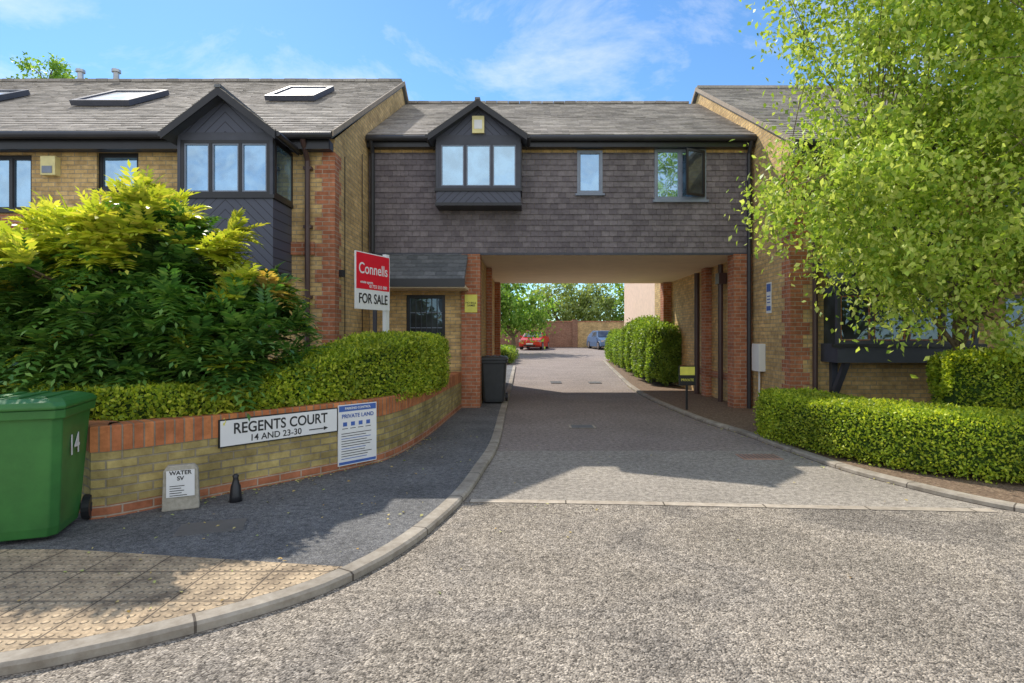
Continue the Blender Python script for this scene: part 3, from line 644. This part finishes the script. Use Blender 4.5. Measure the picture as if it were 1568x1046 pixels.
g=MB(); g.M=Matrix.Translation(onwall(Ts,0,.038))@Matrix.Rotation(ANG,4,'Z'); g.box(.9,1.08,-.002,0,.556,.566,M_ink); g.face([(1.07,-.001,.54),(1.12,-.001,.561),(1.07,-.001,.582)],M_ink); g.build('arrow',SS)
PN=empty('private_land_notice'); T2=2.10
g=MB(); g.M=Matrix.Translation(onwall(T2,0,.02))@Matrix.Rotation(ANG,4,'Z'); Wn=.5
g.box(0,Wn,-.012,0,.11,.785,M_white); g.box(.01,Wn-.01,-.014,-.0122,.71,.775,M_blue); g.box(.01,Wn-.01,-.014,-.0122,.12,.15,M_blue)
for k in range(4): 
    g.box(.06+k*.10,.11+k*.10,-.014,-.0122,.545,.59,M_blue)
    g.box(.05+k*.10,.12+k*.10,-.014,-.0122,.515,.522,M_ink)
for k in range(11): g.box(.04,Wn-.04-random.random()*.12,-.014,-.0122,.18+k*.028,.187+k*.028,M_blue if k%4==0 else M_ink)
g.build('plate',PN)
text('notice_heading','PRIVATE LAND',.062,onwall(T2+Wn/2,.655,.036),ANG,M_blue,PN); text('notice_brand','PARKING CONTROL',.036,onwall(T2+Wn/2,.742,.036),ANG,M_white,PN)
WM=empty('water_marker_post',(-2.98,4.93,PZ),.45)
M_conc=noisy('concrete_marker',[(.3,(.34,.31,.25)),(.7,(.52,.48,.40))],25,bs=.5)
g=MB(); g.loft([[(-.14,-.05,0),(.14,-.05,0),(.14,.05,0),(-.14,.05,0)],[(-.13,-.045,.34),(.13,-.045,.34),(.13,.045,.34),(-.13,.045,.34)],[(-.10,-.035,.385),(.10,-.035,.385),(.10,.035,.385),(-.10,.035,.385)]],M_conc); g.build('concrete_post',WM,bevel=.01)
g=MB(); g.box(-.105,.105,-.06,-.05,.12,.345,M_white); 
for k in range(5): g.box(-.08,-.02+random.random()*.08,-.0615,-.0601,.13+k*.02,.136+k*.02,M_ink)
g.build('plate',WM); text('marker_text','WATER\nSV',.048,(0,-.062,.30),0,M_ink,WM)
g=MB(); prof=[(.055,0),(.05,.05),(.042,.14),(.03,.17),(.022,.21),(.028,.235),(.01,.25)]
g.loft([[(r*math.cos(t*math.pi/6),r*math.sin(t*math.pi/6),z) for t in range(12)] for r,z in prof],M_black); ob=g.build('small_black_marker',smooth=True); ob.location=(-2.62,5.15,PZ)
# sale board
SB=empty('for_sale_board'); bl=Vector((-2.40,8.0)); br=Vector((-2.1,8.75)); u=(br-bl).normalized(); an=math.atan2(u.y,u.x); Wb=(br-bl).length; nn=Vector((u.y,-u.x))
g=MB(); g.M=Matrix.Translation((bl.x,bl.y,0))@Matrix.Rotation(an,4,'Z')
g.box(0,Wb,-.02,0,1.94,2.76,M_white); g.box(.015,Wb-.015,-.023,-.0202,2.23,2.745,M_red); g.build('board',SB)
g=MB(); g.M=Matrix.Translation((bl.x,bl.y,0))@Matrix.Rotation(an,4,'Z'); g.box(Wb-.07,Wb+.02,.001,.06,.1,2.80,M_white); g.build('post',SB)
def onb(s,z): p=bl+u*s+nn*.026; return (p.x,p.y,z)
text('agent_name','Connells',.22,onb(Wb/2,2.52),an,M_white,SB,sx=.88); text('for_sale_text','FOR SALE',.2,onb(Wb/2,2.09),an,M_ink,SB,sx=.8); text('web_text','estate agents',.055,onb(Wb*.3,2.33),an,M_white,SB)
text('phone_text','01733 555 000',.07,onb(Wb*.64,2.275),an,M_white,SB)
g=empty('small_stake_sign'); m=MB(); m.box(3.28,3.32,11.6,11.63,.05,.8,M_ink); m.box(3.13,3.47,11.57,11.598,.55,.95,M_ink); m.box(3.15,3.45,11.565,11.5695,.76,.93,M_yelsign); m.build('sign',g)
text('sign_text','PRIVATE',.07,(3.3,11.564,.66),0,M_yelsign,g)
# ================================================================ bins
def bin_(name,loc,rz,mat,label=None):
    e=empty(name,loc,rz); b=MB()
    def ring(hx,y0,y1,z,c=.05):
        return [(-hx+c,y0,z),(hx-c,y0,z),(hx,y0+c,z),(hx,y1-c,z),(hx-c,y1,z),(-hx+c,y1,z),(-hx,y1-c,z),(-hx,y0+c,z)]
    b.loft([ring(.22,.10,.60,.03),ring(.235,.085,.61,.10),ring(.28,.01,.68,.88),ring(.285,.0,.69,.93)],mat)
    b.loft([ring(.305,-.025,.715,.90),ring(.31,-.03,.72,.965)],mat)
    b.build('body',e,bevel=.008)
    l=MB(); l.loft([ring(.315,-.05,.72,.968,.05),ring(.32,-.055,.72,.99,.05),ring(.30,-.03,.70,1.02,.06),ring(.26,.03,.62,1.045,.07)],mat)
    for x in (-.15,0,.15): l.box(x-.03,x+.03,.05,.6,1.04,1.056,mat)
    l.build('lid',e,bevel=.008)
    h=MB(); h.cyl((-.27,.77,.955),(.27,.77,.955),.018,.018,mat,8)
    for x in (-.25,-.02,.23): h.box(x,x+.03,.70,.78,.93,.975,mat)
    h.build('handle',e)
    wv=MB()
    for x in (-.30,.245): 
        wv.cyl((x,.62,.1),(x+.055,.62,.1),.1,.1,M_black,20); wv.cyl((x-.004,.62,.1),(x+.059,.62,.1),.045,.045,M_gutter,12)
    wv.cyl((-.27,.62,.1),(.27,.62,.1),.015,.015,M_metal,8); wv.build('wheels',e)
    if label:
        t=text('number',label,.22,(.276,.30,.66),math.pi/2,M_white,e)
    return e
M_green=noisy('green_bin_plastic',[(.3,(.035,.16,.035)),(.7,(.055,.235,.05))],4,rough=.45,bs=.05,big=(1.5,.8,1.1),spec=.5)
M_grey=plain('grey_bin_plastic',(.05,.055,.06),.5)
bin_('wheelie_bin',(-3.60,3.98,PZ+.003),math.atan2(.93,-.365)-math.pi/2,M_green,'14')
bin_('wheelie_bin',(-.70,12.5,PZ+.003),0,M_grey)
# ================================================================ boundary wall + cars + background house
g=MB(); yw=48.2; zb=gz(yw); g.box(-14,4.0,yw,yw+.25,zb-.1,zb+2.15,M_bb); g.box(4.45,14,yw,yw+.25,zb-.1,zb+2.15,M_yb); g.box(4.0,4.45,yw-.1,yw+.35,zb-.1,zb+2.35,M_bb); g.box(-14,14,yw-.04,yw+.29,zb+2.151,zb+2.24,M_rb); g.build('boundary_wall')
H4=empty('rendered_house'); g=MB(); g.box(5.75,13,24,33,0,5.6,M_pink); g.build('walls',H4)
g=MB(); g.loft([[(5.5,23.7,5.6),(13.3,23.7,5.6),(9.4,23.7,8)],[(5.5,33.3,5.6),(13.3,33.3,5.6),(9.4,33.3,8)]],M_roofd); g.build('roof',H4)
g=MB(); window(g,6.6,7.6,1.2,2.3,23.95,2,M_white,M_glass); window(g,6.6,7.6,3.6,4.7,23.95,2,M_white,M_glass); g.cyl((5.7,24.5,0),(5.7,24.5,5.5),.05,.05,M_brown); g.build('windows',H4)
def car(name,loc,rz,paint):
    e=empty(name,loc,rz); b=MB()
    sec=[(-2.0,.35,.60,.78),(-1.9,.25,.74,.84),(-1.2,.2,.88,.86),(-.9,.2,.93,.87),(1.6,.2,.98,.87),(1.95,.25,.95,.84),(2.02,.35,.75,.8)]
    b.loft([[(-w_,y,z0),(w_,y,z0),(w_*1.0,y,(z0+z1)/2),(w_*.93,y,z1),(-w_*.93,y,z1),(-w_,y,(z0+z1)/2)] for y,z0,z1,w_ in sec],paint); b.build('body',e,bevel=.03,smooth=False)
    c=MB(); cs=[(-.95,.92,.80),(-.25,1.42,.62),(.9,1.46,.62),(1.75,1.2,.66),(1.9,.95,.76)]
    c.loft([[(-.82,y,.90),(.82,y,.90),(w_,y,z),(-w_,y,z)] for y,z,w_ in cs],paint); c.build('cabin',e,bevel=.02)
    q=MB()
    q.face([(-.74,-.93,.97),(.74,-.93,.97),(.57,-.30,1.405),(-.57,-.30,1.405)],M_glassd)
    for s in (-1,1): q.face([(s*.79,-.55,.98),(s*.79,1.5,.98),(s*.69,1.3,1.25),(s*.665,-.15,1.36)],M_glassd)
    q.face([(-.6,1.80,1.15),(.6,1.80,1.15),(.68,1.93,.97),(-.68,1.93,.97)],M_glassd); q.build('windows',e)
    k=MB()
    for y in (-1.25,1.25):
        for s in (-1,1): k.cyl((s*.68,y,.31),(s*.88,y,.31),.31,.31,M_black,18); k.cyl((s*.87,y,.31),(s*.89,y,.31),.19,.19,M_metal,12)
    k.build('wheels',e)
    d=MB(); 
    for s in (-1,1): d.box(s*.72-.12,s*.72+.12,-1.985,-1.9,.58,.70,M_metal); d.box(s*.95-.08,s*.95+.08,-.75,-.6,.93,1.05,paint); d.box(s*.68-.1,s*.68+.1,1.93,2.03,.62,.82,M_red)
    d.box(-.26,.26,-2.03,-1.98,.40,.50,M_white); d.box(-.45,.45,-2.02,-1.95,.28,.38,M_black); d.build('lights_and_plate',e)
M_carr=plain('red_car_paint',(.65,.04,.02),.25,var=.03); M_carb=plain('blue_car_paint',(.12,.2,.34),.25,var=.03)
car('parked_car',(.75,44.5,gz(44.5)),math.radians(-12),M_carr)
car('parked_car',(6.2,44.8,gz(44.8)),math.radians(10),M_carb)
# ================================================================ VEGETATION
hp=[(-4.5,5.75),(-3.75,5.50),(-3.12,6.0),(-2.50,6.76),(-2.10,7.4),(-1.90,8.4),(-1.80,9.8)]
hedge('box_hedge',[Vector(p) for p in hp],1.05,.68,lambda u:1.08+.48*min(1,max(0,(u-.25)/.4)),3900,.044,.028,L_hedgeY,seed=3,bumpy=.02,rounded=6)
hedge('box_hedge',[Vector(p) for p in [(3.98,8.9),(4.12,7.5),(4.6,6.6),(5.4,5.98),(7,5.45),(10.5,5.05)]],1.0,.04,.72,4200,.036,.023,L_hedgeY,seed=5,bumpy=.03,rounded=6)
hedge('box_hedge',[Vector(p) for p in [(5.7,7.75),(7.6,7.5),(11,7.3)]],1.1,.05,1.33,2800,.045,.028,L_hedgeY,seed=8,bumpy=.03,rounded=6)
hedge('privet_hedge',[Vector(p) for p in [(4.35,17.0),(4.4,19.5),(4.6,24),(4.9,30)]],1.3,.05,lambda u:1.75+.35*math.sin(u*6),900,.085,.05,L_hedgeG,seed=9,bumpy=.1,rounded=3)
hedge('low_shrubs',[Vector(p) for p in [(-1.5,27),(-1.4,33)]],1.6,.05,.7,500,.1,.06,L_hedgeG,seed=10,bumpy=.15)
MBH=empty('mahonia_bush'); core=MB(); rs=np.random.default_rng(21)
blobs=[((-4.35,6.35,1.75),(1.55,1.15,1.05)),((-3.3,6.35,1.45),(.80,.85,.72)),((-5.4,6.5,1.7),(1.3,1.1,1.0)),((-4.2,6.4,2.4),(.9,.8,.72)),((-3.9,5.85,1.2),(.95,.6,.5))]
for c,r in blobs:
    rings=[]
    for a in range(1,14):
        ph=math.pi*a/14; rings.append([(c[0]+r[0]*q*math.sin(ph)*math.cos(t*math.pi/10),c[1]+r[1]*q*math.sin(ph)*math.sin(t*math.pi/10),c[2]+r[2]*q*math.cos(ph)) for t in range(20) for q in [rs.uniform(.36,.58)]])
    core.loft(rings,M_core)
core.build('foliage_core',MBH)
P=[];A=[];N=[];Ls=[];Ws=[];Mi=[]; stems=MB()
cnt=0
while cnt<450:
    c,r=blobs[rs.choice(5,p=[.35,.15,.25,.14,.11])]; d=rs.normal(size=3); d/=np.linalg.norm(d)
    if d[1]>.6: continue
    k=rs.uniform(.50,1.02); p=np.array(c)+d*np.array(r)*k
    if p[2]<.85: continue
    if any(np.sum(((p-np.array(c2))/np.array(r2))**2)<.22 for c2,r2 in blobs): continue
    # keep clear of the street sign and the coping in front of it
    if p[0]>-3.5 and p[2]<1.15: continue
    cnt+=1
    out=Vector(d*np.array([1,1,1])+np.array([0,0,.45])).normalized(); p=Vector(p)
    if cnt%3==0: stems.tube([Vector((c[0]*.5+p.x*.5,c[1]*.5+p.y*.5,.5)),p.lerp(Vector(c),.4),p],[.02,.015,.008],M_bark,5)
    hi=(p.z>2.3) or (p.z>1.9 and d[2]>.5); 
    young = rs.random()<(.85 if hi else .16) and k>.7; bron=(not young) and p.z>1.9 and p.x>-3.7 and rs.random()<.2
    nf=rs.integers(7,11)
    for f in range(nf):
        perp=out.orthogonal().normalized(); q=Matrix.Rotation(f*2*math.pi/nf+rs.uniform(-.3,.3),3,out)@perp
        spread=rs.uniform(.5,1.5) if not young else rs.uniform(.25,.9)
        dr=(out+q*spread).normalized(); Lf=rs.uniform(.26,.46); sag=rs.uniform(.05,.2)
        sidev=dr.cross(Vector((0,0,1))); 
        if sidev.length<.1: sidev=dr.orthogonal()
        sidev.normalize(); upn=sidev.cross(dr).normalized()
        np_=8
        for k in range(1,np_+1):
            t=k/np_; pos=p+dr*Lf*t+Vector((0,0,-sag*t*t)); tan=(dr*Lf+Vector((0,0,-2*sag*t))).normalized()
            sz=(.10+.045*math.sin(t*math.pi))*rs.uniform(.85,1.15)*.85
            for s in (-1,1):
                ax=(sidev*s*.85+tan*.55+upn*.12).normalized()
                if k==np_: 
                    if s==1: ax=tan
                    else: continue
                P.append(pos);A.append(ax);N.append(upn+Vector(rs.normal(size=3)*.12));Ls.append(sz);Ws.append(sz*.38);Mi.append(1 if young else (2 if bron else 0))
leaves('frond_leaves',[tuple(x) for x in P],[tuple(x) for x in A],[tuple(x) for x in N],np.array(Ls),np.array(Ws),[L_mahD,L_mahL,L_mahR],Mi,MBH)
stems.build('stems',MBH)
tree('ornamental_tree',(6.3,8.3,.05),1.7,.07,[((5.75,7.6,3.95),(2.6,1.9,2.3)),((5.7,7.6,6.5),(2.5,1.9,2.1)),((8.4,7.8,5.0),(2.6,1.9,3.4)),((4.7,7.4,3.3),(1.4,1.2,1.6)),((6.4,7.2,2.25),(2.0,1.0,.8))],800,115,.088,.054,.38,L_tree,droop=.45,seed=4,rmin=.25,limbs=12)
tree('garden_tree',(-.8,38,.4),1.2,.15,[((-.8,38,3.6),(2.4,2,2.2)),((.4,38,2.9),(1.5,1.5,1.6)),((-2.6,38,4.2),(2,2,2.2))],110,60,.26,.17,.6,L_bg,seed=5)
tree('garden_tree',(3.5,56,.7),2,.2,[((3.5,56,5),(3,2.5,2.9)),((7,57,4.6),(3,2.5,2.6))],120,60,.34,.22,.8,L_bg2,seed=6)
tree('garden_tree',(11.5,54,.7),2,.2,[((11,54,4.6),(3,2.5,3.4)),((14,54,5),(3,3,3))],120,60,.34,.22,.8,L_bg,seed=7)
tree('garden_tree',(-6,55,.7),2,.2,[((-5,55,5),(4.5,3,4)),((-1,57,4),(3,3,3))],120,60,.4,.25,.9,L_bg,seed=8)
tree('garden_tree',(-21,25.5,0),6,.3,[((-21.2,25.5,11.8),(1.1,1.6,2.6)),((-20.2,25.5,11.5),(1.0,1,1.8))],130,80,.17,.11,.42,L_bg,seed=9)
n=460; X=rs.uniform(-3.2,4.0,n); Y=rs.uniform(3,9,n); keep=[]
for x,y in zip(X,Y):
    kx=np.interp(y,[2.7,3.4,3.86,4.5,5.45,6.6,9],[-2.1,-1.2,-.95,-.74,-.56,-.46,-.4])
    wx=np.interp(y,[4.7,5.44,6.48,7.1,8.4,10],[-3.4,-2.8,-1.93,-1.64,-1.47,-1.4]) if y>4.7 else -9
    if x<wx+.02: continue
    if x<kx-.14: keep.append((x,y,PZ+.012))
    elif rs.random()<.12: keep.append((x,y,.014))
for i in range(160):
    t=rs.random(); yy=4.9+t*3.5; xx=np.interp(yy,[4.9,5.44,6.48,7.1,8.4],[-3.2,-2.8,-1.93,-1.64,-1.47])+abs(rs.normal())*.09+.03; keep.append((xx,yy,PZ+.012))
for i in range(140):
    q=KR[int(rs.integers(60,120))]; keep.append((q.x-abs(rs.normal())*.06,q.y-abs(rs.normal())*.05,.014))
K=np.array(keep); m_=len(K); A_=rs.normal(size=(m_,3))*np.array([1,1,.15]); leaves('fallen_leaves',K,A_,np.tile([0,0,1.],(m_,1))+rs.normal(size=(m_,3))*.25,rs.uniform(.015,.045,m_),rs.uniform(.01,.028,m_),[M_litter],None)
# ================================================================ LIGHT, SKY, CAMERA
D=Vector((.56,-.86,-1)).normalized(); el=math.asin(-D.z); az=math.atan2(-D.x,-D.y)
sun=bpy.data.lights.new('sun','SUN'); sun.energy=5.0; sun.angle=math.radians(.5); sun.color=(1,.93,.82)
so=bpy.data.objects.new('sun',sun); COL.objects.link(so); so.rotation_euler=D.to_track_quat('-Z','Y').to_euler(); so.location=(-20,25,30)
W=bpy.data.worlds.new('World'); SC.world=W; W.use_nodes=True; nt=W.node_tree; bg=nt.nodes['Background']
sky=nt.nodes.new('ShaderNodeTexSky'); sky.sky_type='NISHITA'; sky.sun_disc=False; sky.sun_elevation=el; sky.sun_rotation=az%(2*math.pi); sky.air_density=1.0; sky.dust_density=.1; sky.ozone_density=3.0
skc=mixc(nt,'MULTIPLY',1.0,sky.outputs[0],(.82,1.12,1.30))
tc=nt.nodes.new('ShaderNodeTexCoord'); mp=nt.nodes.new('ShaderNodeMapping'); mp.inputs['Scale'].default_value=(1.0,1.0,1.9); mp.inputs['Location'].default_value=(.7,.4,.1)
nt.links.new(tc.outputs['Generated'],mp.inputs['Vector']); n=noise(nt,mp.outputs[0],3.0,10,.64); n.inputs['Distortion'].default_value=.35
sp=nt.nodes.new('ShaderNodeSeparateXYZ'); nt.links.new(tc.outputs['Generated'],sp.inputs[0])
mr=nt.nodes.new('ShaderNodeMapRange'); mr.inputs[1].default_value=.25; mr.inputs[2].default_value=-.6; mr.inputs[3].default_value=0; mr.inputs[4].default_value=.24; nt.links.new(sp.outputs[1],mr.inputs[0])  # unseen cloud bank added behind the camera to brighten the shaded fronts
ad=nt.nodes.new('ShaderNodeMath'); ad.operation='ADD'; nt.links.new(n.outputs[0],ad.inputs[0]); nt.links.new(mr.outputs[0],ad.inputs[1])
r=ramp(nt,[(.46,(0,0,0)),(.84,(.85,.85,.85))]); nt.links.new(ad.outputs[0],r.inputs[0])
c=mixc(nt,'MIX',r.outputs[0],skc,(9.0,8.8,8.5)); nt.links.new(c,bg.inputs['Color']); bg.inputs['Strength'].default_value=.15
cam=bpy.data.cameras.new('camera'); co=bpy.data.objects.new('camera',cam); COL.objects.link(co); co.location=(0,0,1.55); co.rotation_euler=(math.pi/2,0,0)
cam.lens=20; cam.sensor_width=36; cam.shift_x=-.0128; cam.shift_y=-.0051; cam.clip_end=2000; cam.clip_start=.05; SC.camera=co
SC.view_settings.view_transform='Standard'; SC.view_settings.look='None'; SC.view_settings.exposure=0
